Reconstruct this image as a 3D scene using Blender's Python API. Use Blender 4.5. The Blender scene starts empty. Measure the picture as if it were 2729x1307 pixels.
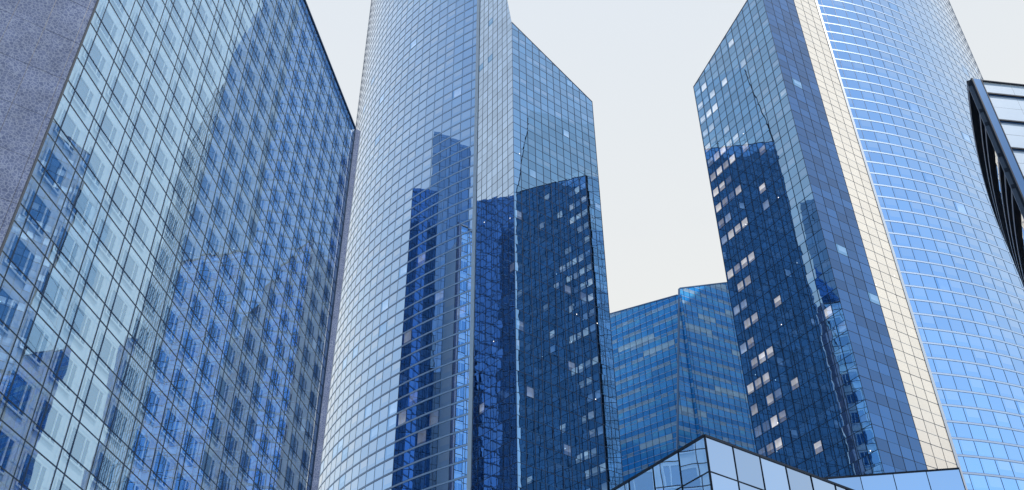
import bpy, math, random
from mathutils import Matrix, Vector
random.seed(7)
sc = bpy.context.scene
COL = sc.collection
R = math.radians

# ------------------------------------------------------------------ camera
CAMPOS = Vector((0.0, 0.0, 1.6))
W3 = Matrix(((0.9999501, 0.0099878, 0.0), (0.0061568, -0.6164019, -0.7874076), (-0.0078644, 0.7873684, -0.6164326)))
# rows above: world X, world Y (written with camera z), world Z expressed in camera axes
FPX, CX, CY, PW, PH = 2665.0, 1364.5, 653.5, 2729.0, 1307.0
cam = bpy.data.cameras.new("camera")
cam.sensor_fit = 'HORIZONTAL'
cam.sensor_width = 36.0
cam.lens = FPX / PW * 36.0
cam.clip_start, cam.clip_end = 0.5, 8000.0
camo = bpy.data.objects.new("camera", cam)
COL.objects.link(camo)
camo.matrix_world = Matrix.Translation(CAMPOS) @ W3.to_4x4()
sc.camera = camo

# ------------------------------------------------------------------ light
SUN_AZ, SUN_EL = 133.0, 56.0       # azimuth clockwise from the viewing direction (+Y)
world = bpy.data.worlds.new("World")
sc.world = world
world.use_nodes = True
wn, wl = world.node_tree.nodes, world.node_tree.links
wn.clear()
wout = wn.new('ShaderNodeOutputWorld')
bg = wn.new('ShaderNodeBackground')
bg.inputs['Strength'].default_value = 0.12
sky = wn.new('ShaderNodeTexSky')
sky.sky_type = 'NISHITA'
sky.sun_disc = False
sky.sun_elevation = R(SUN_EL)
sky.sun_rotation = R(SUN_AZ)
sky.air_density, sky.dust_density, sky.ozone_density = 0.9, 0.0, 1.6
tc = wn.new('ShaderNodeTexCoord')
# thin bright high cloud: thick ahead of the viewer, thinning to blue sky at the sides and behind
def wmath(op, a, b=None, c=None):
    n = wn.new('ShaderNodeMath'); n.operation = op
    for i, v in enumerate((a, b, c)):
        if v is None: continue
        if isinstance(v, (int, float)): n.inputs[i].default_value = v
        else: wl.new(v, n.inputs[i])
    return n.outputs[0]
dot = wn.new('ShaderNodeVectorMath'); dot.operation = 'DOT_PRODUCT'
wl.new(tc.outputs['Generated'], dot.inputs[0])
dot.inputs[1].default_value = (math.sin(R(8)) * math.cos(R(25)), math.cos(R(8)) * math.cos(R(25)), math.sin(R(25)))
veil = wn.new('ShaderNodeMapRange'); veil.interpolation_type = 'SMOOTHSTEP'
wl.new(dot.outputs['Value'], veil.inputs['Value'])
veil.inputs['From Min'].default_value = -0.25
veil.inputs['From Max'].default_value = 0.85
veil.inputs['To Min'].default_value = 0.22
veil.inputs['To Max'].default_value = 0.985
cn = wn.new('ShaderNodeTexNoise'); cn.inputs['Scale'].default_value = 2.2; cn.inputs['Detail'].default_value = 5
mp = wn.new('ShaderNodeMapping'); mp.inputs['Scale'].default_value = (1, 1, 3.0)
wl.new(tc.outputs['Generated'], mp.inputs['Vector']); wl.new(mp.outputs[0], cn.inputs['Vector'])
cl = wmath('MULTIPLY_ADD', cn.outputs[0], 0.30, -0.15)
fac = wmath('ADD', veil.outputs[0], cl); 
facn = wn.new('ShaderNodeClamp'); wl.new(fac, facn.inputs[0])
sep = wn.new('ShaderNodeSeparateXYZ'); wl.new(tc.outputs['Generated'], sep.inputs[0])
ccol = wn.new('ShaderNodeValToRGB')
ccol.color_ramp.elements[0].position = 0.50; ccol.color_ramp.elements[0].color = (0.86, 0.865, 0.84, 1)
ccol.color_ramp.elements[1].position = 0.86; ccol.color_ramp.elements[1].color = (0.74, 0.81, 0.90, 1)
wl.new(sep.outputs['Z'], ccol.inputs[0])
cs = wn.new('ShaderNodeVectorMath'); cs.operation = 'SCALE'; cs.inputs['Scale'].default_value = 1.0 / 0.12
wl.new(ccol.outputs[0], cs.inputs[0])
mix = wn.new('ShaderNodeMix'); mix.data_type = 'RGBA'
wl.new(facn.outputs[0], mix.inputs[0])
skg = wn.new('ShaderNodeVectorMath'); skg.operation = 'MULTIPLY'; skg.inputs[1].default_value = (1.85, 1.92, 1.70)
wl.new(sky.outputs[0], skg.inputs[0])
wl.new(skg.outputs[0], mix.inputs[6]); wl.new(cs.outputs[0], mix.inputs[7])
wl.new(mix.outputs[2], bg.inputs[0]); wl.new(bg.outputs[0], wout.inputs[0])

sun = bpy.data.lights.new("sun", 'SUN')
sun.energy = 4.6
sun.angle = R(0.5)
sun.color = (1.0, 0.93, 0.82)
suno = bpy.data.objects.new("sun", sun)
COL.objects.link(suno)
sd = Vector((math.sin(R(SUN_AZ)) * math.cos(R(SUN_EL)), math.cos(R(SUN_AZ)) * math.cos(R(SUN_EL)), math.sin(R(SUN_EL))))
suno.rotation_euler = sd.to_track_quat('Z', 'Y').to_euler()

sc.view_settings.view_transform = 'Standard'
sc.view_settings.look = 'None'
sc.view_settings.exposure = 0.0
sc.view_settings.gamma = 1.0
sc.render.engine = 'CYCLES'
sc.cycles.max_bounces = 10
sc.cycles.glossy_bounces = 7
sc.cycles.diffuse_bounces = 2
sc.cycles.transparent_max_bounces = 10

# ------------------------------------------------------------------ plan maths
def dv(a):
    a = R(a); return Vector((math.sin(a), math.cos(a)))
W3T = W3.transposed()
def proj(p):
    c = W3T @ (Vector(p) - CAMPOS)
    if c.z > -1: return None
    return CX + FPX * c.x / -c.z, CY - FPX * c.y / -c.z
def at(az, d): return dv(az) * d
def zt(tan, d): return CAMPOS.z + tan * d

class Line:
    """straight facade from a to b (left to right seen from outside)"""
    def __init__(s, a, b):
        s.a, s.b = Vector(a), Vector(b); s.L = (s.b - s.a).length; s.d = (s.b - s.a) / s.L
        s.n = Vector((s.d.y, -s.d.x)); s.seg = 1e9
    def pos(s, t, z, o=0.0):
        p = s.a + s.d * t + s.n * o; return (p.x, p.y, z)
class Arc:
    """curved facade, outward normal azimuth na0 at its left end, falling to the right"""
    def __init__(s, c, r, na0, L):
        s.c, s.r, s.na0, s.L = Vector(c), r, na0, L; s.seg = 1.3
    def pos(s, t, z, o=0.0):
        p = s.c + dv(s.na0 - math.degrees(t / s.r)) * (s.r + o); return (p.x, p.y, z)

# ------------------------------------------------------------------ materials
MATS = {}
def nodes_of(name):
    m = bpy.data.materials.new(name); m.use_nodes = True
    nt = m.node_tree; nt.nodes.clear()
    out = nt.nodes.new('ShaderNodeOutputMaterial')
    MATS[name] = m
    return m, nt, out
def math_n(nt, op, a, b=None, c=None, clamp=False):
    n = nt.nodes.new('ShaderNodeMath'); n.operation = op; n.use_clamp = clamp
    for i, v in enumerate((a, b, c)):
        if v is None: continue
        if isinstance(v, (int, float)): n.inputs[i].default_value = v
        else: nt.links.new(v, n.inputs[i])
    return n.outputs[0]
def mixc(nt, f, a, b):
    n = nt.nodes.new('ShaderNodeMix'); n.data_type = 'RGBA'
    for i, v in ((0, f), (6, a), (7, b)):
        if isinstance(v, (int, float)): n.inputs[i].default_value = v
        elif isinstance(v, tuple): n.inputs[i].default_value = (*v, 1)
        else: nt.links.new(v, n.inputs[i])
    return n.outputs[2]
def pane_noise(nt, scale, dist, detail=1.0):
    """wavy float glass, different in every pane"""
    tcn = nt.nodes.new('ShaderNodeTexCoord')
    at_ = nt.nodes.new('ShaderNodeAttribute'); at_.attribute_name = 'pv'
    sp = nt.nodes.new('ShaderNodeSeparateColor'); nt.links.new(at_.outputs['Color'], sp.inputs[0])
    ns = nt.nodes.new('ShaderNodeTexNoise'); ns.noise_dimensions = '4D'
    ns.inputs['Scale'].default_value = scale; ns.inputs['Detail'].default_value = detail
    nt.links.new(tcn.outputs['Object'], ns.inputs['Vector'])
    nt.links.new(math_n(nt, 'MULTIPLY', sp.outputs[0], 60.0), ns.inputs['W'])
    bp = nt.nodes.new('ShaderNodeBump'); bp.inputs['Strength'].default_value = 1.0
    bp.inputs['Distance'].default_value = dist
    nt.links.new(ns.outputs[0], bp.inputs['Height'])
    return bp.outputs[0], sp
def glass(name, tint, light=None, inset=0.0, wave=0.0030, wscale=0.55, rough=0.02, ior=1.7, coat=1.0, var=0.12, fill=0.0):
    m, nt, out = nodes_of(name)
    nrm, sp = pane_noise(nt, wscale, wave)
    p = nt.nodes.new('ShaderNodeBsdfPrincipled')
    uv = nt.nodes.new('ShaderNodeUVMap'); uv.uv_map = 'UVMap'
    su = nt.nodes.new('ShaderNodeSeparateXYZ'); nt.links.new(uv.outputs[0], su.inputs[0])
    v = math_n(nt, 'MULTIPLY_ADD', sp.outputs[1], 2 * var, 1 - var)
    sc_ = nt.nodes.new('ShaderNodeVectorMath'); sc_.operation = 'SCALE'
    sc_.inputs[0].default_value = tint; nt.links.new(v, sc_.inputs['Scale'])
    col = sc_.outputs[0]
    met = 1.0 - fill
    if inset > 0 and light:
        # a blind or ceiling seen behind the pane, inset from its edges, lowered to a different height in each room
        a = math_n(nt, 'GREATER_THAN', su.outputs[0], 0.16)
        b = math_n(nt, 'LESS_THAN', su.outputs[0], 0.93)
        h = math_n(nt, 'GREATER_THAN', su.outputs[1], math_n(nt, 'MULTIPLY', sp.outputs[2], 0.45))
        k = math_n(nt, 'MULTIPLY', math_n(nt, 'MULTIPLY', a, b), h)
        amt = math_n(nt, 'MULTIPLY', k, math_n(nt, 'MULTIPLY', math_n(nt, 'POWER', sp.outputs[2], 1.6), inset))
        col = mixc(nt, amt, col, light)
    nt.links.new(col, p.inputs['Base Color'])
    p.inputs['Metallic'].default_value = met
    p.inputs['Roughness'].default_value = rough
    p.inputs['Coat Weight'].default_value = coat
    p.inputs['Coat IOR'].default_value = ior
    p.inputs['Coat Roughness'].default_value = rough
    nt.links.new(nrm, p.inputs['Normal']); nt.links.new(nrm, p.inputs['Coat Normal'])
    nt.links.new(p.outputs[0], out.inputs[0])
    return m
def plain(name, col, rough=0.5, metal=0.0, coat=0.0, noise=0.12, nscale=0.8, bump=0.0):
    m, nt, out = nodes_of(name)
    p = nt.nodes.new('ShaderNodeBsdfPrincipled')
    tcn = nt.nodes.new('ShaderNodeTexCoord'); ns = nt.nodes.new('ShaderNodeTexNoise')
    ns.inputs['Scale'].default_value = nscale; ns.inputs['Detail'].default_value = 6
    nt.links.new(tcn.outputs['Object'], ns.inputs['Vector'])
    v = math_n(nt, 'MULTIPLY_ADD', ns.outputs[0], 2 * noise, 1 - noise)
    s_ = nt.nodes.new('ShaderNodeVectorMath'); s_.operation = 'SCALE'; s_.inputs[0].default_value = col
    nt.links.new(v, s_.inputs['Scale']); nt.links.new(s_.outputs[0], p.inputs['Base Color'])
    p.inputs['Roughness'].default_value = rough; p.inputs['Metallic'].default_value = metal
    p.inputs['Coat Weight'].default_value = coat
    nt.links.new(p.outputs[0], out.inputs[0])
    return m
def lit(name, col, strength, tint=(0.22, 0.44, 0.68)):
    """pane with a lighter interior painted as emission: bright ceiling falling off downwards, furniture shadows, the frame of the room inset"""
    m, nt, out = nodes_of(name)
    nrm, sp = pane_noise(nt, 0.5, 0.002)
    p = nt.nodes.new('ShaderNodeBsdfPrincipled')
    uv = nt.nodes.new('ShaderNodeUVMap'); uv.uv_map = 'UVMap'
    su = nt.nodes.new('ShaderNodeSeparateXYZ'); nt.links.new(uv.outputs[0], su.inputs[0])
    a = math_n(nt, 'GREATER_THAN', su.outputs[0], 0.20)
    a2 = math_n(nt, 'LESS_THAN', su.outputs[0], 0.94)
    b = math_n(nt, 'LESS_THAN', su.outputs[1], 0.93)
    k = math_n(nt, 'MULTIPLY', math_n(nt, 'MULTIPLY', a, b), a2)
    h = math_n(nt, 'GREATER_THAN', su.outputs[1], math_n(nt, 'MULTIPLY', sp.outputs[2], 0.5))
    k = math_n(nt, 'MULTIPLY', k, math_n(nt, 'MULTIPLY_ADD', h, 0.65, 0.35))
    ns = nt.nodes.new('ShaderNodeTexNoise'); ns.noise_dimensions = '4D'; ns.inputs['Scale'].default_value = 0.8
    ns.inputs['Detail'].default_value = 1.0
    tcn = nt.nodes.new('ShaderNodeTexCoord'); nt.links.new(tcn.outputs['Object'], ns.inputs['Vector'])
    nt.links.new(math_n(nt, 'MULTIPLY', sp.outputs[0], 30.0), ns.inputs['W'])
    e = math_n(nt, 'MULTIPLY', k, math_n(nt, 'MULTIPLY_ADD', ns.outputs[0], 0.8, 0.35))
    e = math_n(nt, 'MULTIPLY', e, math_n(nt, 'MULTIPLY_ADD', su.outputs[1], -0.5, 1.1))
    e = math_n(nt, 'MULTIPLY', e, math_n(nt, 'MULTIPLY_ADD', sp.outputs[1], 0.9, 0.35))
    e = math_n(nt, 'MULTIPLY', e, strength)
    p.inputs['Base Color'].default_value = (*tint, 1)
    p.inputs['Metallic'].default_value = 1.0
    p.inputs['Roughness'].default_value = 0.02
    p.inputs['Emission Color'].default_value = (*col, 1)
    nt.links.new(e, p.inputs['Emission Strength'])
    nt.links.new(nrm, p.inputs['Normal'])
    nt.links.new(p.outputs[0], out.inputs[0])
    return m
def skin(name, tint, refl, wave, wscale, base=0.3):
    """outer sheet of a double-skin facade: see-through and reflecting"""
    m, nt, out = nodes_of(name)
    nrm, sp = pane_noise(nt, wscale, wave)
    fr = nt.nodes.new('ShaderNodeFresnel'); fr.inputs['IOR'].default_value = 1.9
    nt.links.new(nrm, fr.inputs['Normal'])
    g = nt.nodes.new('ShaderNodeBsdfGlossy'); g.inputs['Roughness'].default_value = 0.01
    g.inputs['Color'].default_value = (*refl, 1); nt.links.new(nrm, g.inputs['Normal'])
    t = nt.nodes.new('ShaderNodeBsdfTransparent'); t.inputs['Color'].default_value = (*tint, 1)
    ad = nt.nodes.new('ShaderNodeAddShader'); nt.links.new(g.outputs[0], ad.inputs[0]); nt.links.new(t.outputs[0], ad.inputs[1])
    g2 = nt.nodes.new('ShaderNodeBsdfGlossy'); g2.inputs['Roughness'].default_value = 0.01
    nt.links.new(nrm, g2.inputs['Normal'])
    f = math_n(nt, 'MULTIPLY', fr.outputs[0], base)
    mx = nt.nodes.new('ShaderNodeMixShader'); nt.links.new(f, mx.inputs[0])
    nt.links.new(ad.outputs[0], mx.inputs[1]); nt.links.new(g2.outputs[0], mx.inputs[2])
    nt.links.new(mx.outputs[0], out.inputs[0])
    return m

glass('twin_glass', (0.22, 0.44, 0.68), rough=0.008)
glass('twin_window', (0.22, 0.44, 0.68), light=(0.42, 0.58, 0.78), inset=0.8, rough=0.008)
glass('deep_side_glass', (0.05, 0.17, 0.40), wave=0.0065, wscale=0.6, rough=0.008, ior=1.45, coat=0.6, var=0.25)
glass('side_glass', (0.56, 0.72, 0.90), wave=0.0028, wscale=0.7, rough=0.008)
glass('curve_glass', (0.35, 0.62, 0.97), light=(0.66, 0.80, 0.97), inset=0.6, wave=0.0012, wscale=0.5, rough=0.01, ior=2.5, var=0.07)
glass('dark_mirror', (0.13, 0.25, 0.42), rough=0.01)
glass('haze_mirror', (0.26, 0.42, 0.62), rough=0.01)
glass('pale_mirror', (0.50, 0.66, 0.86), rough=0.02)
glass('rear_glass', (0.62, 0.76, 0.90), rough=0.02)
plain('dark_line', (0.012, 0.03, 0.07), rough=0.4, metal=0.3)
plain('thin_line', (0.04, 0.10, 0.20), rough=0.4, metal=0.3)
plain('pale_band', (0.34, 0.46, 0.66), rough=0.5, metal=0.2, noise=0.05)
plain('pale_fin', (0.48, 0.54, 0.64), rough=0.3, noise=0.05)
plain('core', (0.02, 0.035, 0.06), rough=0.7)
plain('roofing', (0.18, 0.20, 0.24), rough=0.8)
lit('lit_room', (0.95, 0.90, 0.80), 0.85)
lit('glow_blind', (0.50, 0.62, 0.80), 0.5)  # blind brightness is painted as a glow of the pane
lit('curve_glow_blind', (0.50, 0.58, 0.66), 0.45, (0.36, 0.60, 0.92))  # same painted glow for blinds in the bowed front
lit('warm_room', (1.0, 0.80, 0.52), 1.1)
m, nt, out = nodes_of('lamp')
e = nt.nodes.new('ShaderNodeEmission'); e.inputs[0].default_value = (1, 0.95, 0.88, 1); e.inputs[1].default_value = 2.5
nt.links.new(e.outputs[0], out.inputs[0])
skin('outer_skin', (0.63, 0.69, 0.72), (0.20, 0.37, 0.55), 0.0024, 0.45, base=0.66)
plain('inner_wall', (0.78, 0.80, 0.84), rough=0.8, noise=0.08)
glass('inner_window', (0.02, 0.07, 0.17), rough=0.05, wave=0.001, ior=1.4, fill=0.3)
plain('inner_frame', (0.80, 0.84, 0.90), rough=0.5)
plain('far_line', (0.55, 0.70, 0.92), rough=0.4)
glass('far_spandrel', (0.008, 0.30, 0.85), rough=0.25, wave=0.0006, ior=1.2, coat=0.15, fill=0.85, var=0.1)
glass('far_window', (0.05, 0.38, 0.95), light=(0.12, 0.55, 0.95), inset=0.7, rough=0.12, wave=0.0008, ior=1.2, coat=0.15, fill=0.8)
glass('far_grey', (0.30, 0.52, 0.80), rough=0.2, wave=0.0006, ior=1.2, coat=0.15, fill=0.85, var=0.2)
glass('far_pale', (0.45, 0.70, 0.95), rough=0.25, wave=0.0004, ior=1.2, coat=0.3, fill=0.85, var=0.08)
glass('pavilion_glass', (0.48, 0.62, 0.80), rough=0.01, wave=0.006, wscale=0.35, ior=1.8)
glass('clear_pavilion', (0.42, 0.57, 0.78), light=(0.62, 0.74, 0.88), inset=0.0, rough=0.01, wave=0.0015, wscale=0.3, ior=1.8)
glass('smoked_glass', (0.05, 0.11, 0.20), rough=0.015, wave=0.003, ior=1.6)
plain('black_metal', (0.008, 0.014, 0.028), rough=0.35, metal=0.4)
plain('rail_grey', (0.05, 0.07, 0.11), rough=0.4)
plain('steel_blue', (0.07, 0.15, 0.30), rough=0.3, metal=0.7, noise=0.06)
plain('frosted', (0.50, 0.58, 0.70), rough=0.3, metal=0.1, noise=0.10, nscale=0.3)
plain('cream_stone', (0.80, 0.74, 0.62), rough=0.8, noise=0.06)
glass('cream_reflection', (0.78, 0.70, 0.60), rough=0.2, wave=0.001, ior=1.5, var=0.04, fill=0.9)  # pale colour standing in for a bright reflection on the glass
plain('dark_stone', (0.06, 0.07, 0.09), rough=0.6)
# granite cladding: dark rounded stones in a lighter ground
m, nt, out = nodes_of('granite')
tcn = nt.nodes.new('ShaderNodeTexCoord')
ns = nt.nodes.new('ShaderNodeTexNoise'); ns.inputs['Scale'].default_value = 2.0; ns.inputs['Detail'].default_value = 3
wv = nt.nodes.new('ShaderNodeVectorMath'); wv.operation = 'MULTIPLY_ADD'
wv.inputs[1].default_value = (0.22, 0.22, 0.22)
nt.links.new(tcn.outputs['Object'], ns.inputs['Vector'])
nt.links.new(ns.outputs['Color'], wv.inputs[0]); nt.links.new(tcn.outputs['Object'], wv.inputs[2])
vo = nt.nodes.new('ShaderNodeTexVoronoi'); vo.feature = 'DISTANCE_TO_EDGE'; vo.inputs['Scale'].default_value = 3.1
nt.links.new(wv.outputs[0], vo.inputs['Vector'])
vc = nt.nodes.new('ShaderNodeTexVoronoi'); vc.inputs['Scale'].default_value = 3.1
nt.links.new(wv.outputs[0], vc.inputs['Vector'])
mr = nt.nodes.new('ShaderNodeMapRange'); mr.inputs[1].default_value = 0.03; mr.inputs[2].default_value = 0.13
nt.links.new(vo.outputs['Distance'], mr.inputs[0])
sepv = nt.nodes.new('ShaderNodeSeparateColor'); nt.links.new(vc.outputs['Color'], sepv.inputs[0])
cellc = mixc(nt, sepv.outputs[0], (0.072, 0.098, 0.190), (0.106, 0.136, 0.245))
big = nt.nodes.new('ShaderNodeTexNoise'); big.inputs['Scale'].default_value = 0.45; big.inputs['Detail'].default_value = 3
nt.links.new(tcn.outputs['Object'], big.inputs['Vector'])
cm = mixc(nt, mr.outputs[0], (0.175, 0.212, 0.315), cellc)
sb = nt.nodes.new('ShaderNodeVectorMath'); sb.operation = 'SCALE'; nt.links.new(cm, sb.inputs[0])
nt.links.new(math_n(nt, 'MULTIPLY_ADD', big.outputs[0], 0.7, 0.65), sb.inputs['Scale'])
p = nt.nodes.new('ShaderNodeBsdfPrincipled'); p.inputs['Roughness'].default_value = 0.85
p.inputs['Specular IOR Level'].default_value = 0.2
nt.links.new(sb.outputs[0], p.inputs['Base Color']); nt.links.new(p.outputs[0], out.inputs[0])

# ------------------------------------------------------------------ mesh building
class MB:
    def __init__(s): s.v, s.f, s.uv, s.pv, s.mi, s.mats = [], [], [], [], [], []
    def face(s, pts, mat, uv=None, pv=None):
        b = len(s.v); s.v += [tuple(p) for p in pts]; s.f.append(tuple(range(b, b + len(pts))))
        s.uv.append(uv or [(0, 0)] * len(pts)); s.pv.append(pv or (0, 0, 0, 1))
        if mat not in s.mats: s.mats.append(mat)
        s.mi.append(s.mats.index(mat))
    def hexa(s, c, mat):
        """c: 8 corners, 0-3 bottom ring, 4-7 top ring"""
        for q in ((0, 3, 2, 1), (4, 5, 6, 7), (0, 1, 5, 4), (1, 2, 6, 5), (2, 3, 7, 6), (3, 0, 4, 7)):
            s.face([c[i] for i in q], mat)
    def build(s, name, parent=None, org=(0, 0, 0), label=None, kind=None):
        me = bpy.data.meshes.new(name)
        ox, oy, oz = org
        me.from_pydata([(x - ox, y - oy, z - oz) for x, y, z in s.v], [], s.f)
        for mname in s.mats: me.materials.append(MATS[mname])
        me.polygons.foreach_set('material_index', s.mi)
        ul = me.uv_layers.new(name='UVMap')
        flat = [c for u in s.uv for q in u for c in q]
        ul.data.foreach_set('uv', flat)
        a = me.attributes.new('pv', 'FLOAT_COLOR', 'FACE')
        a.data.foreach_set('color', [c for q in s.pv for c in q])
        me.update()
        o = bpy.data.objects.new(name, me); COL.objects.link(o)
        if parent: o.parent = parent
        if label: o['label'] = label
        if kind: o['kind'] = kind
        return o

def bar_h(mb, F, s0, s1, z0, z1, o0, o1, mat):
    """horizontal bar following facade F between s0 and s1"""
    n = max(1, int(math.ceil((s1 - s0) / F.seg)))
    for i in range(n):
        a, b = s0 + (s1 - s0) * i / n, s0 + (s1 - s0) * (i + 1) / n
        c = [F.pos(a, z0, o1), F.pos(b, z0, o1), F.pos(b, z0, o0), F.pos(a, z0, o0),
             F.pos(a, z1, o1), F.pos(b, z1, o1), F.pos(b, z1, o0), F.pos(a, z1, o0)]
        for k, q in enumerate(((0, 3, 2, 1), (4, 5, 6, 7), (0, 1, 5, 4), (3, 0, 4, 7), (1, 2, 6, 5))):
            if k == 3 and i > 0: continue
            if k == 4 and i < n - 1: continue
            mb.face([c[j] for j in q], mat)
def bar_v(mb, F, s, w, z0, z1, o0, o1, mat, ztop=None):
    za = z1 if ztop is None else min(z1, ztop(s - w / 2)); zb = z1 if ztop is None else min(z1, ztop(s + w / 2))
    if za <= z0: return False
    a, b = s - w / 2, s + w / 2
    c = [F.pos(a, z0, o1), F.pos(b, z0, o1), F.pos(b, z0, o0), F.pos(a, z0, o0),
         F.pos(a, za, o1), F.pos(b, zb, o1), F.pos(b, zb, o0), F.pos(a, za, o0)]
    mb.hexa(c, mat); return True
def clip(poly, top):
    """keep the part of an (s, z) polygon with z <= top(s)"""
    out = []
    for i in range(len(poly)):
        p, q = poly[i], poly[(i + 1) % len(poly)]
        fp, fq = top(p[0]) - p[1], top(q[0]) - q[1]
        if fp >= 0: out.append(p)
        if (fp >= 0) != (fq >= 0):
            t = fp / (fp - fq); out.append((p[0] + (q[0] - p[0]) * t, p[1] + (q[1] - p[1]) * t))
    return out

class Tower:
    def __init__(s, name, label, cat, base, group=None):
        s.e = bpy.data.objects.new(name, None); COL.objects.link(s.e)
        s.org = (base[0], base[1], 0.0); s.e.location = s.org
        s.e['label'] = label; s.e['category'] = cat
        if group: s.e['group'] = group
        s.cells = {}
    def part(s, mb, name, label=None, kind=None, parent=None):
        return mb.build(name, parent or s.e, s.org, label, kind)
    def cell(s, part, F, s0, s1, z0, z1, mat, top=None, o=0.0, tilt=0.004, left=None, label=None, sub=None):
        poly = [(s0, z0), (s1, z0), (s1, z1), (s0, z1)]
        for t in (top, left):
            if t and len(poly) > 2: poly = clip(poly, t)
        if len(poly) < 3: return
        rx, rz = random.uniform(-tilt, tilt), random.uniform(-tilt, tilt)
        us = [((p[0] - s0) / (s1 - s0), (p[1] - z0) / (z1 - z0)) for p in poly]
        pts = [F.pos(p[0], p[1], o + rx * (u - .5) + rz * (v - .5)) for p, (u, v) in zip(poly, us)]
        pv = (random.random(), random.random(), random.random(), 1)
        pp = [proj(p) for p in pts]
        area = 0.0
        if all(pp):
            cxm = sum(p[0] for p in pp) / len(pp); cym = sum(p[1] for p in pp) / len(pp)
            if -20 < cxm < PW + 20 and -20 < cym < PH + 20:
                area = abs(sum(pp[i][0] * pp[(i + 1) % len(pp)][1] - pp[(i + 1) % len(pp)][0] * pp[i][1] for i in range(len(pp)))) / 2
        s.cells.setdefault(part, []).append((area, pts, us, pv, mat, label, sub))
    def flush(s, keep=100):
        for part, cl in s.cells.items():
            cl.sort(key=lambda c: -c[0])
            rest = MB(); n = 0; rest_sub = MB()
            for area, pts, us, pv, mat, label, sub in cl:
                if n < keep and area > 6:
                    mb = MB(); mb.face(pts, mat, us, pv); o = s.part(mb, part, label); n += 1
                    if sub: s.part(sub, 'frame', parent=o)
                else:
                    rest.face(pts, mat, us, pv)
                    if sub:
                        for f, uv, pv2, mi in zip(sub.f, sub.uv, sub.pv, sub.mi): rest_sub.face([sub.v[k] for k in f], sub.mats[mi], uv, pv2)
            if rest.f: s.part(rest, part, kind='stuff')
            if rest_sub.f: s.part(rest_sub, part + '_frame', kind='stuff')
        s.cells = {}

def prism(t, name, pts, z0, tops, mat, topmat='roofing'):
    """closed body over plan polygon pts; tops = a height or one per corner"""
    mb = MB(); n = len(pts)
    if isinstance(tops, (int, float)): tops = [tops] * n
    for i in range(n):
        j = (i + 1) % n
        mb.face([(*pts[i], z0), (*pts[j], z0), (*pts[j], tops[j]), (*pts[i], tops[i])], mat)
    c = Vector((0, 0)); 
    for p in pts: c += Vector(p) / n
    zc = sum(tops) / n
    for i in range(n):
        j = (i + 1) % n
        mb.face([(*pts[i], tops[i]), (*pts[j], tops[j]), (c.x, c.y, zc)], topmat)
    return t.part(mb, name)

def shrink(pts, d):
    c = Vector((0, 0))
    for p in pts: c += Vector(p) / len(pts)
    return [tuple(Vector(p) + (c - Vector(p)).normalized() * d) for p in pts]

# ------------------------------------------------------------------ ground
mb = MB(); S = 2500
plain('paving', (0.20, 0.21, 0.23), rough=0.85, nscale=0.3)
mb.face([(-S, -S, 0), (S, -S, 0), (S, S, 0), (-S, S, 0)], 'paving')
g = mb.build('ground'); g['kind'] = 'structure'

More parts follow.
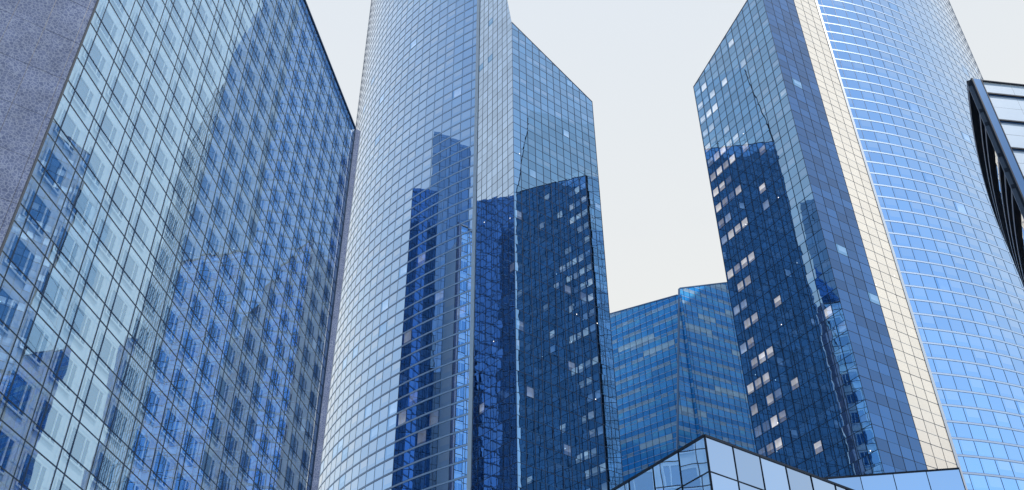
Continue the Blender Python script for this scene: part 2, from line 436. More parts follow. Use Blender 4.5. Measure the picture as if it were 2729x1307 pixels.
# ------------------------------------------------------------------ the twin towers
FL = 3.92
def twin(side):
    left = side == 'left'
    D0 = 136.0 if left else 133.5      # distance of the near corner
    q = D0 / 136.0
    FL = 3.92 * q
    if left:
        C, Rt = at(0.17, D0), at(6.66, D0 * 1.104)
        Pd = D0 * math.sin(R(39.2 + .17)) / math.sin(R(39.2 - 2.65)); P = at(-2.65, Pd)
        label = 'left twin tower, bowed glass front on its left and slant-roofed mirror prism on its right'
        fh, cw = 2.742, 2.55
    else:
        C, Rt = at(21.7, D0), at(14.83, D0 * 1.1115)
        Pd = D0 * math.sin(R(58 - 21.7)) / math.sin(R(58 - 25.55)); P = at(25.55, Pd)
        label = 'right twin tower with lit windows, a bright reflection painted as a cream strip and a curved front on its right'
        fh, cw = 2.80 * q, 2.60 * q
    t = Tower('office_tower', label, 'tower', C, 'mirror-glass twin towers')
    ZC, ZR, ZP = zt(1.2178, D0), zt(1.0336, Rt.length), 262.0 * q
    if left:
        front = Line(C, Rt); side_f = Line(P, C)
        ftop = lambda s: ZC + (ZR - ZC) * s / front.L
        slope = (zt(1.272, (D0 * 1.004)) - ZC) / 1.3
        stop = lambda s: min(200.0 * q, ZC + (side_f.L - s) * slope)
        RAD, TURN = 75.1, 76.0
        na_P = 210.4
        n = dv(na_P); cen = P - n * RAD
        L = RAD * R(TURN)
        curve = Arc(cen, RAD, na_P + TURN, L)
        sP = L                      # arc length at the join with the flat side
    else:
        front = Line(Rt, C); side_f = Line(C, P)
        ftop = lambda s: ZR + (ZC - ZR) * s / front.L
        slope = (zt(1.272, (D0 * 1.004)) - ZC) / 1.3
        stop = lambda s: min(200.0 * q, ZC + s * slope)
        RAD, TURN = 78.0 * q, 76.0
        na_P = 170.0
        n = dv(na_P); cen = P - n * RAD
        L = RAD * R(TURN)
        curve = Arc(cen, RAD, na_P, L)
        sP = 0.0
    ZL = 200.0 * q                         # crown height at the join; it climbs to ZP along the bow
    rise = RAD * R(46)
    ctop = (lambda s: min(ZP, ZL + (ZP - ZL) * (L - s) / rise)) if left else (lambda s: min(ZP, ZL + (ZP - ZL) * s / rise))
    # bodies behind the glass
    back = lambda p, d: tuple(Vector(p) + Vector(p).normalized() * d)
    inset = lambda v, q: v
    eps = 0.16
    nf, nsd = front.n * -eps, side_f.n * -eps
    Ci = C + nf + nsd; Ri = Rt + nf; Pi = P + nsd + n * -eps
    prism(t, 'prism_core', [tuple(Ci), tuple(Ri), back(Rt, 16), back(C, 16)], 0, [ZC - .2, ZR - .2, ZR - .2, ZC - .2], 'core')
    M = back(P, 30)
    wm = MB()
    k = min(1.0, (ZL - ZC) / (slope * side_f.L))
    Tp = Ci + (Pi - Ci) * k
    wm.face([(*Ci, 0), (*Pi, 0), (*Pi, ZL), (*Tp, ZL), (*Ci, ZC - .1)] if not left else [(*Pi, 0), (*Ci, 0), (*Ci, ZC - .1), (*Tp, ZL), (*Pi, ZL)], 'core')
    wm.face([(*Ci, ZC - .1), (*Tp, ZL), (*M, ZL)], 'rear_glass')
    wm.face([(*Tp, ZL), (*Pi, ZL), (*M, ZL)], 'twin_glass')
    wm.face([(*Ci, 0), (*Ci, ZC - .1), (*M, ZL), (*M, 0)], 'core')
    t.part(wm, 'wedge_core')
    arcpts, arct = [], []
    for i in range(31):
        s = L * i / 30
        arcpts.append(curve.pos(s, 0, -eps)[:2]); arct.append(ctop(s) - .1)
    prism(t, 'bowed_core', arcpts + [M], 0, arct + [ZL], 'core', 'rear_glass')
    # glass on the rear of the prism and of the rising wedge
    bp = [back(Rt, 16), back(C, 16)]
    rears = []
    if left: rears = [(Line(Rt + (Rt.normalized() * .3), bp[0]), ZR - .3), (Line(bp[0], bp[1]), ZR - .3), (Line(tuple(Ci + front.d * .15), tuple(M)), None), (Line(tuple(M), curve.pos(0, 0)[:2]), 'c')]
    else: rears = [(Line(bp[0], Rt + Rt.normalized() * .3), ZR - .3), (Line(bp[1], bp[0]), ZR - .3), (Line(tuple(M), tuple(Ci - front.d * .15)), None), (Line(curve.pos(L, 0)[:2], tuple(M)), 'c')]
    for F, hh_ in rears:
        h0_, h1_ = (hh_, hh_) if isinstance(hh_, float) else (((ZL, ZP) if left else (ZP, ZL)) if hh_ == 'c' else ((ZC - .2, ZL) if left else (ZL, ZC - .2)))
        tp_ = lambda s_, a_=h0_, b_=h1_, F=F: a_ + (b_ - a_) * s_ / F.L
        nn = max(2, int(F.L / 3.5)); ww_ = F.L / nn; zz_ = 0.0
        while zz_ < ZP:
            for i in range(nn): t.cell('rear_glass', F, i * ww_ + .05, (i + 1) * ww_ - .05, zz_ + .05, zz_ + FL - .05, 'rear_glass', tp_, o=.12, tilt=.01)
            zz_ += FL
    # flat faces: floors start at a measured line
    zb = zt(0.8748 if left else 0.8746, D0)
    base = 131.6 + (0.35 if left else 0.0)
    z_first = zt(1.2045 if left else 1.1678 - 0.0166, D0)
    z_first -= FL * math.floor(z_first / FL)
    rows = [z_first + FL * i for i in range(-1, 66)]
    ncol = 12; fw = front.L / ncol
    nsc = 7; sw = side_f.L / nsc
    for z in rows:
        zm = z + FL * 0.48
        for c in range(ncol):
            s0, s1 = c * fw, (c + 1) * fw
            if min(ftop(s0), ftop(s1)) < z - 8: continue
            if z > max(ftop(s0), ftop(s1)): continue
            cc = c if not left else ncol - 1 - c
            mat = 'twin_window'; r = random.random(); lab = None
            if not left:
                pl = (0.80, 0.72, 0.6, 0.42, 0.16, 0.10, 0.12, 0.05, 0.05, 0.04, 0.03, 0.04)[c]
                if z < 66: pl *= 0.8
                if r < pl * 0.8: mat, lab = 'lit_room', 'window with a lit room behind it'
                elif r < pl: mat, lab = 'glow_blind', 'window with a pale blind painted as a glow'
            else:
                if r < 0.025: mat, lab = 'glow_blind', 'window with a pale blind painted as a glow'
                elif z < 70 and 0.9 < r < 0.915: mat, lab = 'warm_room', 'window glowing warm yellow'
                elif z < 62 and c < 5 and r > 0.93: mat, lab = 'warm_room', 'window glowing warm yellow'
            t.cell('window', front, s0, s1, z, zm, mat, ftop, label=lab)
            t.cell('spandrel_panel', front, s0, s1, zm, z + FL, 'twin_glass', ftop)
        for c in range(nsc):
            s0, s1 = c * sw, (c + 1) * sw
            if z > stop(s0) and z > stop(s1): continue
            mt = 'side_glass' if left else 'deep_side_glass'; lab = None
            if not left and c >= 4: mt = 'cream_reflection'  # outer columns: the bright reflection is painted in as cream
            elif random.random() < 0.02: mt, lab = 'glow_blind', 'window with a pale blind painted as a glow'
            t.cell('window', side_f, s0, s1, z, zm, mt, stop, tilt=0.009, label=lab)
            t.cell('spandrel_panel', side_f, s0, s1, zm, z + FL, 'cream_reflection' if (not left and c >= 4) else ('side_glass' if left else 'deep_side_glass'), stop, tilt=0.009)
    for c in range(ncol + 1):
        mb = MB()
        s = min(max(c * fw, 0.04), front.L - 0.04)
        w = 0.085
        if bar_v(mb, front, s, w, 0, 400, 0.004, 0.05, 'dark_line', ftop): t.part(mb, 'mullion')
    for c in range(1 if not left else 0, nsc + (1 if not left else 0)):
        mb = MB(); s = min(max(c * sw, 0.04), side_f.L - 0.04)
        if bar_v(mb, side_f, s, 0.06, 0, 400, 0.004, 0.035, 'dark_line', stop): t.part(mb, 'mullion')
    for z in rows:
        for zz, h, mat, nm in ((z, 0.075, 'dark_line', 'transom'), (z + FL * 0.48, 0.035, 'thin_line', 'glazing_bar')):
            mb = MB()
            # front: up to where the sloped roof cuts it
            if left:
                smax = front.L if zz < ZR else (front.L * (ZC - zz) / (ZC - ZR))
                if smax > 0.3 and zz < ZC: bar_h(mb, front, 0.0, min(smax, front.L), zz - h / 2, zz + h / 2, 0.004, 0.03, mat)
                if zz < ZL:
                    smx = side_f.L if zz < ZC else side_f.L - (zz - ZC) / slope
                    if smx > 0.5: bar_h(mb, side_f, 0.0, smx, zz - h / 2, zz + h / 2, 0.004, 0.02, mat)
            else:
                smin = 0.0 if zz < ZR else front.L * (zz - ZR) / (ZC - ZR)
                if smin < front.L - 0.3 and zz < ZC: bar_h(mb, front, smin, front.L, zz - h / 2, zz + h / 2, 0.004, 0.03, mat)
                if zz < ZL:
                    smn = 0.0 if zz < ZC else (zz - ZC) / slope
                    if smn < side_f.L - 0.5: bar_h(mb, side_f, smn, side_f.L, zz - h / 2, zz + h / 2, 0.004, 0.02, mat)
            if mb.f and zz > 0: t.part(mb, nm)
    # roof edge trims
    mb = MB()
    for F, tp, a, b in ((front, ftop, 0, front.L),):
        c = [F.pos(a, tp(a) - .02, .06), F.pos(b, tp(b) - .02, .06), F.pos(b, tp(b) - .02, -.4), F.pos(a, tp(a) - .02, -.4),
             F.pos(a, tp(a) + .16, .06), F.pos(b, tp(b) + .16, .06), F.pos(b, tp(b) + .16, -.4), F.pos(a, tp(a) + .16, -.4)]
        mb.hexa(c, 'dark_line')
    t.part(mb, 'roof_edge')
    # bowed glass front
    nfl = int(ZP / fh)
    off = (0.9 if left else 0.35)
    fin_w = 0.75
    first = 1.0                      # narrow pane next to the fin
    if left:
        edges = [L - fin_w, L - fin_w - first]
        while edges[-1] - cw > 0: edges.append(edges[-1] - cw)
        edges.append(0.0); edges = edges[::-1]
    else:
        edges = [fin_w * 0.6, fin_w * 0.6 + first]
        while edges[-1] + cw < L: edges.append(edges[-1] + cw)
        edges.append(L)
    bh = 0.31
    for i in range(nfl):
        z0 = off + i * fh; z1 = z0 + fh
        streak = random.random()
        for c in range(len(edges) - 1):
            mat = 'curve_glass'; lab = None
            p = 0.02
            if 40 < z0 < 110 and streak > 0.82: p = 0.25
            if random.random() < p: mat, lab = 'curve_glow_blind', 'pane with a pale blind painted as a glow'
            t.cell('curved_front_pane', curve, edges[c], edges[c + 1], z0, z1, mat, ctop, tilt=0.006, label=lab)
    for s in edges:
        mb = MB()
        if bar_v(mb, curve, min(max(s, 0.05), L - 0.05), 0.07, 0, ZP, 0.004, 0.025, 'dark_line', ctop): t.part(mb, 'curve_mullion')
    for i in range(nfl):
        z0 = off + i * fh
        mb = MB()
        e0, e1 = edges[0], edges[-1]
        if z0 > ZL - .3:
            if left: e1 = L - (z0 + .3 - ZL) / (ZP - ZL) * rise
            else: e0 = (z0 + .3 - ZL) / (ZP - ZL) * rise
        if e1 - e0 < 2: continue
        bar_h(mb, curve, e0, e1, z0 - bh / 2, z0 + bh / 2, 0.004, 0.03, 'pale_band')
        bar_h(mb, curve, e0, e1, z0 - bh / 2 - 0.045, z0 - bh / 2 - 0.002, 0.004, 0.02, 'thin_line')
        bar_h(mb, curve, e0, e1, z0 + bh / 2 + 0.002, z0 + bh / 2 + 0.045, 0.004, 0.02, 'thin_line')
        t.part(mb, 'floor_band')
    mb = MB()
    if left: bar_v(mb, curve, L - fin_w / 2, fin_w, 0, ZL, -0.05, 0.12, 'pale_fin')
    else: bar_v(mb, curve, fin_w * 0.3, fin_w * 0.6, 0, ZL, -0.05, 0.12, 'pale_fin')
    t.part(mb, 'corner_fin')
    # small ceiling lamps showing through the glass
    for i in range(13):
        F = front if i % 3 else side_f
        s = random.uniform(0.5, F.L - 0.5); z = random.choice(rows[8:36]) + 0.35
        if F is front and z > ftop(s) - 2: continue
        mb = MB(); r = 0.09
        c = [F.pos(s + r * math.cos(a), z + r * math.sin(a), 0.012) for a in [k * math.pi / 4 for k in range(8)]]
        mb.face(c, 'lamp'); mb.face([F.pos(s + r * math.cos(a), z + r * math.sin(a), 0.006) for a in [-k * math.pi / 4 for k in range(8)]], 'lamp')
        t.part(mb, 'ceiling_light')
    t.flush()
    return t
twin('left'); twin('right')

# ------------------------------------------------------------------ granite tower on the left (double-skin glass front)
K = 1.40
def granite_tower():
    P = at(-33.05, 54.2 * K); D = dv(8.5); Lg = 54.2 * K; Q = P + D * Lg
    zk = lambda z: 1.6 + (z - 1.6) * K
    ZT = zk(99.75)
    S = dv(53.65)
    t = Tower('granite_tower', 'near tower at the left edge, speckled stone flank beside steep glass grid over framed windows', 'tower', P)
    F = Line(P, Q)
    Sa = P - S * 42
    stone = Line(Sa, P)
    Q2 = Q + S * 1.15
    end = Line(Q, Q2)
    n = F.n
    gap = 0.75
    # body behind the glass
    Pi, Qi = P - n * gap + D * 0.3, Q - n * gap
    prism(t, 'wall', [tuple(Sa - stone.n * .2), tuple(P - stone.n * .2 - n * gap), tuple(Qi), (Q.x - 14, Q.y + 2), (-66, 100)], 0, ZT - 0.6, 'inner_wall')
    # return wall of stone on the end
    mb = MB(); bar_h(mb, end, 0, end.L, 0, ZT + .2, -1.5, 0.0, 'granite'); t.part(mb, 'stone_end')
    # stone panels
    ph = 3.6 * K; pw = 2.03 * K
    z = zk(55.05); z -= ph * math.floor(z / ph)
    xs = [stone.L, stone.L - 0.36 * K]
    while xs[-1] > 0: xs.append(max(0.0, xs[-1] - pw))
    g = 0.02
    zz = z - ph
    while zz < ZT:
        for i in range(len(xs) - 1):
            if xs[i] - xs[i + 1] < 0.1: continue
            z0, z1 = max(0, zz) + g, min(zz + ph, ZT) - g
            if z1 - z0 < .2: continue
            t.cell('stone_panel', stone, xs[i + 1] + g, xs[i] - g, z0, z1, 'granite', tilt=0.01)
        zz += ph
    mb = MB(); mb.face([stone.pos(0, 0, -.05), stone.pos(stone.L, 0, -.05), stone.pos(stone.L, ZT, -.05), stone.pos(0, ZT, -.05)], 'black_metal'); t.part(mb, 'joint_backing')
    mb = MB(); bar_v(mb, F, 0.10, 0.2, 0, ZT, -gap, 0.10, 'dark_stone'); t.part(mb, 'corner_trim')
    # grid
    per = 3.6 * K
    nar, wide = 0.97 * K, 2.63 * K
    z0 = zk(53.95); k0 = math.floor(z0 / per); z0 -= per * k0
    sp_h = 1.32 * K
    nrow = int((ZT - z0) / per) + 2
    ss = []
    s = 0.2
    first = nar
    while s < Lg:
        ss.append(('n', s, min(s + nar, Lg))); s += nar
        if s >= Lg: break
        ss.append(('w', s, min(s + wide, Lg))); s += wide
    for i in range(-1, nrow):
        zs = z0 + per * i; zw = zs + sp_h; ze = zs + per
        for kind, a, b in ss:
            for (za, zb_) in ((zs, zw), (zw, ze)):
                za2, zb2 = max(za, 0), min(zb_, ZT)
                if zb2 - za2 < 0.1: continue
                t.cell('glass_panel', F, a, b, za2, zb2, 'outer_skin', tilt=0.008)
            if kind == 'w' and ze < ZT and zw > 0 and b - a > 2:
                m_ = 0.10 * K
                wa, wb, wz0, wz1 = a + m_, b - m_, zw + 0.06, ze - 0.06
                key = 'window'
                # frame of the inner window
                pp = proj(F.pos((wa + wb) / 2, (wz0 + wz1) / 2, 0))
                fr = MB(); th = 0.16
                bar_h(fr, F, wa, wb, wz0, wz0 + th, -gap + .03, -gap + .12, 'inner_frame')
                bar_h(fr, F, wa, wb, wz1 - th, wz1, -gap + .03, -gap + .12, 'inner_frame')
                zc0, zc1 = wz0 + th + .003, wz1 - th - .003
                bar_v(fr, F, wa + th / 2, th, zc0, zc1, -gap + .03, -gap + .12, 'inner_frame')
                bar_v(fr, F, wb - th / 2, th, zc0, zc1, -gap + .03, -gap + .12, 'inner_frame')
                bar_v(fr, F, wa + (wb - wa) * 0.74, th * 0.9, zc0, zc1, -gap + .03, -gap + .12, 'inner_frame')
                t.cell(key, F, wa, wb, wz0, wz1, 'inner_window', o=-gap + 0.02, tilt=0.0, sub=fr)
    # horizontals and verticals of the outer grid
    for i in range(-1, nrow):
        for zz in (z0 + per * i, z0 + per * i + sp_h):
            if 0.3 < zz < ZT - .1:
                mb = MB(); bar_h(mb, F, 0.2, Lg, zz - .05, zz + .05, 0.008, 0.05, 'dark_line'); t.part(mb, 'transom')
    for kind, a, b in ss:
        mb = MB(); bar_v(mb, F, a, 0.10, 0, ZT, 0.008, 0.06, 'dark_line'); t.part(mb, 'mullion')
    mb = MB(); bar_v(mb, F, Lg - .06, 0.12, 0, ZT, 0.012, 0.13, 'dark_line'); t.part(mb, 'mullion')
    mb = MB(); bar_h(mb, F, 0, Lg, ZT, ZT + .35, -1.0, 0.16, 'dark_line'); t.part(mb, 'roof_edge')
    t.flush()
granite_tower()

# ------------------------------------------------------------------ far tower between the twins
def far_tower():
    d0 = 188.0
    X0 = at(11.6, d0)
    t = Tower('office_building', 'distant blue office block with paler panes in the gap between the twin towers', 'building', X0)
    D1 = dv(128.6); D2 = dv(62.0)
    fold = at(11.25, d0)
    Lf = Line(fold - D1 * 34, fold + D1 * 1.5)
    Rf = Line(X0 - D2 * 12, X0 + D2 * 30)
    def hit(F, px, py):
        c = Vector((px - CX, -(py - CY), -FPX)); d = W3 @ c
        k = (F.a.dot(F.n)) / (d.x * F.n.x + d.y * F.n.y)
        p = Vector((d.x, d.y)) * k
        return (p - F.a).dot(F.d), CAMPOS.z + d.z * k
    a, b = hit(Lf, 1624, 839), hit(Lf, 1803, 789)
    sl = (b[1] - a[1]) / (b[0] - a[0]); ltop = lambda s: a[1] + (s - a[0]) * sl
    c_, e_ = hit(Rf, 1812, 770), hit(Rf, 1937, 755)
    sr = (e_[1] - c_[1]) / (e_[0] - c_[0]); rtop = lambda s: c_[1] + (s - c_[0]) * sr
    q = hit(Rf, 1807.7, 1190)
    lean = (c_[0] - q[0]) / (c_[1] - q[1])           # left edge of the right facet leans
    sleft = lambda z: q[0] + (z - q[1]) * lean
    leftclip = lambda s: (q[1] + (s - q[0]) / lean) if True else 0   # z below this line is inside
    fh = 3.62; w = 1.58
    # inside when s >= sleft(z)  <=>  z <= z_edge(s) since lean > 0
    for F, top, lc in ((Lf, ltop, None), (Rf, rtop, leftclip)):
        ncol = int(F.L / w); ww = F.L / ncol
        zl = 3.0
        nfl = int(160 / fh)
        patches = {}
        for i in range(nfl):
            base = zl + i * fh
            bands = ((base, base + 1.25, 's'), (base + 1.25, base + 2.85, 'w'), (base + 2.85, base + fh, 'g'))
            run = 0; 
            pale_start = random.randint(0, ncol - 1) if random.random() < 0.55 else -99
            pale_len = random.randint(2, 6)
            for c in range(ncol):
                for z0, z1, kd in bands:
                    if z0 > max(top(c * ww), top(c * ww + ww)): continue
                    if lc and z0 > lc((c + 1) * ww): continue
                    if kd == 's':
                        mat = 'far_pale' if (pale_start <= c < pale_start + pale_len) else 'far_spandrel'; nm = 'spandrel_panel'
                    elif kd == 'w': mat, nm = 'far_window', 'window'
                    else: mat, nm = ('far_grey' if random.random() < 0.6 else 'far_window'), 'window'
                    t.cell(nm, F, c * ww, (c + 1) * ww, z0, z1, mat, top, left=lc, tilt=0.003)
            for z in (base, base + 1.25, base + 2.85):
                s0, s1 = 0.0, F.L
                if lc: s0 = max(0, sleft(z))
                # cut by the sloping roof
                if top(s0) < z and top(s1) < z: continue
                if top(s0) < z: s0 = s0 + (z - top(s0)) / ((top(s1) - top(s0)) / (s1 - s0))
                if top(s1) < z: s1 = s0 + (z - top(s0)) / ((top(s1) - top(s0)) / (s1 - s0))
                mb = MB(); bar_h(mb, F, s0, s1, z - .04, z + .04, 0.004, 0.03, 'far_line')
                tr.setdefault(round(z, 2), []).append(mb)
        for c in range(ncol + 1):
            s = min(max(c * ww, .05), F.L - .05)
            mb = MB(); zt_ = top(s)
            if lc: zt_ = min(zt_, lc(s))
            if zt_ > 3 and bar_v(mb, F, s, 0.055, 0, zt_, 0.004, 0.05, 'dark_line'): t.part(mb, 'mullion')
    for z, lst in tr.items():
        m_ = MB()
        for x in lst:
            for f, uv, pv, mi in zip(x.f, x.uv, x.pv, x.mi): m_.face([x.v[j] for j in f], x.mats[mi], uv, pv)
        tl.append((z, m_))
    tl.sort(key=lambda q: -q[0]); rest = MB()
    for i, (z, m_) in enumerate(tl):
        if i < 95: t.part(m_, 'transom')
        else:
            for f, uv, pv, mi in zip(m_.f, m_.uv, m_.pv, m_.mi): rest.face([m_.v[j] for j in f], m_.mats[mi], uv, pv)
    if rest.f: t.part(rest, 'transom', kind='stuff')
    # roof edges and the pale leaning corner
    for F, top, s0, s1 in ((Lf, ltop, 0, Lf.L - 1.0), (Rf, rtop, c_[0], Rf.L)):
        mb = MB()
        mb.hexa([F.pos(s0, top(s0), .08), F.pos(s1, top(s1), .08), F.pos(s1, top(s1), -.5), F.pos(s0, top(s0), -.5),
                 F.pos(s0, top(s0) + .3, .08), F.pos(s1, top(s1) + .3, .08), F.pos(s1, top(s1) + .3, -.5), F.pos(s0, top(s0) + .3, -.5)], 'steel_blue')
        t.part(mb, 'roof_edge')
    zb = max(0.0, q[1] - q[0] / lean) if q[0] > 0 else 0
    zlo, zhi = 25.0, c_[1]
    s_lo, s_hi = sleft(zlo), c_[0]
    mb = MB(); wv_ = 0.3
    mb.hexa([Rf.pos(s_lo - wv_, zlo, .10), Rf.pos(s_lo, zlo, .10), Rf.pos(s_lo, zlo, -.3), Rf.pos(s_lo - wv_, zlo, -.3),
             Rf.pos(s_hi - wv_, zhi, .10), Rf.pos(s_hi, zhi, .10), Rf.pos(s_hi, zhi, -.3), Rf.pos(s_hi - wv_, zhi, -.3)], 'steel_blue')
    t.part(mb, 'corner_trim')
    # bodies
    mb = MB()
    bl = [Lf.pos(0, 0, -.15)[:2], Lf.pos(Lf.L - 1.2, 0, -.15)[:2]]
    b2 = [tuple(Vector(p) + dv(11) * 30) for p in bl[::-1]]
    prism(t, 'left_core', bl + b2, 0, [ltop(0) - .3, ltop(Lf.L) - .3, ltop(Lf.L) - .3, ltop(0) - .3], 'core')
    mb = MB()
    back_ = dv(20) * 30
    f4 = [Rf.pos(sleft(0), 0, -.15), Rf.pos(Rf.L, 0, -.15), Rf.pos(Rf.L, rtop(Rf.L) - .2, -.15), Rf.pos(c_[0], c_[1] - .2, -.15)]
    k4 = [(p[0] + back_.x, p[1] + back_.y, p[2]) for p in f4]
    mb.hexa([f4[0], f4[1], k4[1], k4[0], f4[3], f4[2], k4[2], k4[3]], 'core')
    t.part(mb, 'right_core')
    t.flush()
tr, tl = {}, []
far_tower()

# ------------------------------------------------------------------ glass pavilions at the bottom
def box_building(name, label, cat, left_a, corner, right_b, z_top, wl, wr, hh, depth_pts, gl, gr, extra=None, org=None):
    t = Tower(name, label, cat, corner)
    facs = []
    if left_a is not None: facs.append((Line(left_a, corner), wl, gl, 'r'))
    if right_b is not None: facs.append((Line(corner, right_b), wr, gr, 'l'))
    for F, w, gm, anchor in facs:
        n = int(F.L / w) + 1
        edges = [F.L - i * w for i in range(n + 1)] if anchor == 'r' else [i * w for i in range(n + 1)]
        edges = sorted({max(0, min(F.L, e)) for e in edges})
        zs = [z_top]
        while zs[-1] - hh > 0: zs.append(zs[-1] - hh)
        zs.append(0.0); zs = zs[::-1]
        for i in range(len(edges) - 1):
            if edges[i + 1] - edges[i] < .05: continue
            for j in range(len(zs) - 1):
                t.cell('glass_panel', F, edges[i], edges[i + 1], zs[j], zs[j + 1], gm, tilt=0.015)
        for s in edges:
            mb = MB()
            if bar_v(mb, F, min(max(s, .03), F.L - .03), 0.055, 0, z_top, 0.01, 0.05, 'black_metal'): t.part(mb, 'mullion')
        for z in zs[1:-1]:
            mb = MB(); bar_h(mb, F, 0, F.L, z - .028, z + .028, .01, .045, 'black_metal'); t.part(mb, 'transom')
        mb = MB(); bar_h(mb, F, 0, F.L, z_top, z_top + 0.15, -.3, .07, 'black_metal'); t.part(mb, 'roof_edge')
    prism(t, 'core', depth_pts, 0, z_top - .1, 'core')
    t.flush()
    return t
C1 = at(11.88, 58.5); A1 = C1 - dv(147.1) * 37; B1 = C1 + dv(53.65) * 22
nL = Line(A1, C1).n; nR = Line(C1, B1).n
box_building('glass_pavilion', 'black-edged glass pavilion at the bottom centre, its pointed corner facing the viewer', 'building',
             A1, C1, B1, zt(0.5011, 58.5), 2.588, 2.50, 2.375,
             [tuple(A1 - nL * .2), tuple(C1 - nL * .2 - nR * .2), tuple(B1 - nR * .2), tuple(C1 + dv(20) * 14)], 'pavilion_glass', 'clear_pavilion')
P2 = at(25.62, 95.0); P1 = P2 - dv(98.8) * 26
nl = Line(P1, P2).n
box_building('glass_annex', 'pale glass annex with straight black roof edge under the right twin tower', 'building',
             P1, P2, None, zt(0.4239, 95.0), 2.97, 1, 4.4,
             [tuple(P1 - nl * .2), tuple(P2 - nl * .2), tuple(P2 - nl * 6 + dv(8.8) * 4), tuple(P1 + dv(8.8) * 10)], 'clear_pavilion', 'clear_pavilion')

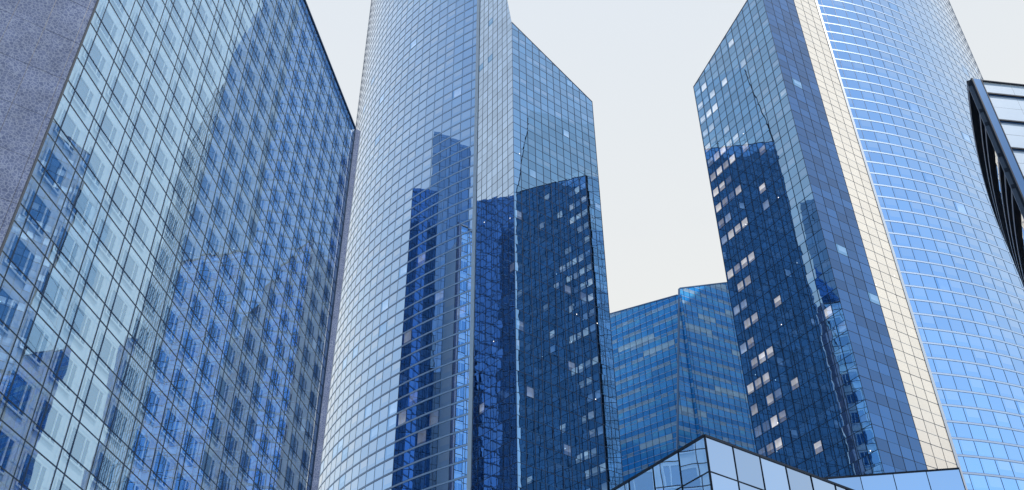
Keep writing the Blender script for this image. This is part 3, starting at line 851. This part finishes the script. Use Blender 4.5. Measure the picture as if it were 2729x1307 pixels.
# ------------------------------------------------------------------ dark framed building at the right edge
def framed_block():
    d = 80.0
    C = at(33.74, d); ZT = zt(0.8970, d)
    t = Tower('framed_block', 'steel-framed block at the right edge with frosted panels and curved black fins', 'building', C)
    Rr = 150.0; na_c = 292.5; Lc = 42.0
    cen = C - dv(na_c) * Rr
    F = Arc(cen, Rr, na_c + math.degrees(Lc / Rr), Lc); F.seg = 2.5
    G = Line(C, C + dv(81.5) * 46)
    # curved side: smoked glass, black fins
    hs = [ZT - 0.7]
    while hs[-1] > 3: hs.append(hs[-1] - 3.6)
    hs.append(0)
    n = 20
    for j in range(len(hs) - 1):
        for i in range(n):
            t.cell('window', F, Lc * i / n, Lc * (i + 1) / n, hs[j + 1], hs[j], 'smoked_glass', tilt=0.02)
    z = ZT - 4.1; k = 0
    while z > 6:
        for q in ((0, 1.75) if k % 2 == 0 else (0, 1.85, 3.8)):
            mb = MB(); bar_h(mb, F, 0, Lc, z - q - .22, z - q + .22, 0.01, 0.30, 'black_metal'); t.part(mb, 'fin')
        z -= 5.7 if k % 2 == 0 else 7.7
        k += 1
    mb = MB(); bar_h(mb, F, 0, Lc, ZT - .7, ZT + .02, -.4, .35, 'black_metal'); t.part(mb, 'roof_edge')
    # corner column
    mb = MB(); bar_v(mb, G, 0.07, 0.14, 0, ZT + .05, -.5, .26, 'black_metal'); t.part(mb, 'corner_edge')
    mb = MB(); bar_v(mb, F, Lc - .14, 0.22, 0, ZT, 0.02, .36, 'rail_grey'); t.part(mb, 'corner_rail')
    mb = MB(); bar_v(mb, G, 0.54, 0.78, 0, ZT, 0.0, .22, 'steel_blue'); t.part(mb, 'corner_column')
    mb = MB(); bar_v(mb, G, 0.99, 0.10, 0, ZT, 0.0, .25, 'black_metal'); t.part(mb, 'corner_edge')
    # right face: frosted panels between black shelves
    zs = [ZT, ZT - 1.72]
    while zs[-1] > 4: zs.append(zs[-1] - 3.6)
    zs.append(0)
    xs = [1.04]
    while xs[-1] < G.L: xs.append(min(G.L, xs[-1] + 3.1))
    for j in range(len(zs) - 1):
        zm = (zs[j] + zs[j + 1]) / 2 if j else None
        for i in range(len(xs) - 1):
            if zm:
                t.cell('facade_panel', G, xs[i] + .01, xs[i + 1] - .01, zs[j + 1], zm - .012, 'frosted', tilt=.01)
                t.cell('facade_panel', G, xs[i] + .01, xs[i + 1] - .01, zm + .012, zs[j], 'frosted', tilt=.01)
            else:
                t.cell('facade_panel', G, xs[i] + .01, xs[i + 1] - .01, zs[j + 1], zs[j], 'frosted', tilt=.01)
        mb = MB(); hgt = .16 if j else .10
        bar_h(mb, G, 1.04, G.L, zs[j] - hgt, zs[j], .01, .20, 'black_metal')
        if j: bar_h(mb, G, 1.04, G.L, zs[j] - hgt - .12, zs[j] - hgt - .05, .01, .10, 'steel_blue')
        t.part(mb, 'shelf')
    pts = [F.pos(Lc * i / 12, 0, -.15)[:2] for i in range(13)]
    pts[-1] = tuple(C - dv(na_c) * .15 - G.n * .15)
    pts += [G.pos(G.L, 0, -.15)[:2], tuple(Vector(G.pos(G.L, 0)[:2]) + dv(20) * 45)]
    prism(t, 'core', pts, 0, ZT - .1, 'core')
    t.flush()
framed_block()

# ------------------------------------------------------------------ added unseen mirror slabs that darken reflections in the glass
def added_slab(label, a, b, depth, h0, h1, mat, fh=3.9, w=1.9):
    """added mirror slab, out of view; a to b is its face (left to right seen from outside), roof rising from h0 to h1"""
    F = Line(a, b); t = Tower('added_mirror_slab', label, 'tower', a)
    fl, bk = tuple(F.a - F.n * depth), tuple(F.b - F.n * depth)
    for G in (F, Line(b, bk), Line(fl, a)):
        ha, hb = (h0, h1) if G is F else ((h1, h1) if G.a == F.b else (h0, h0))
        tp = lambda s_, ha=ha, hb=hb, G=G: ha + (hb - ha) * s_ / G.L
        n = max(2, int(G.L / w)); ww = G.L / n; z = 0.0
        while z < max(ha, hb):
            for i in range(n): t.cell('window', G, i * ww + .04, (i + 1) * ww - .04, z + .05, z + fh - .05, mat, tp, tilt=.01)
            z += fh
    prism(t, 'core', [tuple(F.a - F.n * .1 + F.d * .1), tuple(F.b - F.n * .1 - F.d * .1), tuple(Vector(bk) - F.d * .1), tuple(Vector(fl) + F.d * .1)], 0, [h0 - .2, h1 - .2, h1 - .2, h0 - .2], 'core')
    t.flush()
# faces turned to the west: left end is the northern one
# faces turned to the east, both added to darken reflections in the twins
added_slab('added broad dark mirror slab, unseen behind the granite tower, darkening reflections', (-70, 118), (-70, 145), 18, 204, 204, 'dark_mirror')
added_slab('added narrow dark mirror slab, unseen behind the far end of the granite tower, darkening reflections', (-42, 143.5), (-42, 157), 6, 157, 157, 'dark_mirror')
# behind the viewer: added to darken what the twins' flat faces mirror
added_slab('added tall dark mirror slab, unseen behind the viewer, darkening the twin faces', (30, -60), (-42, -60), 30, 340, 340, 'dark_mirror')
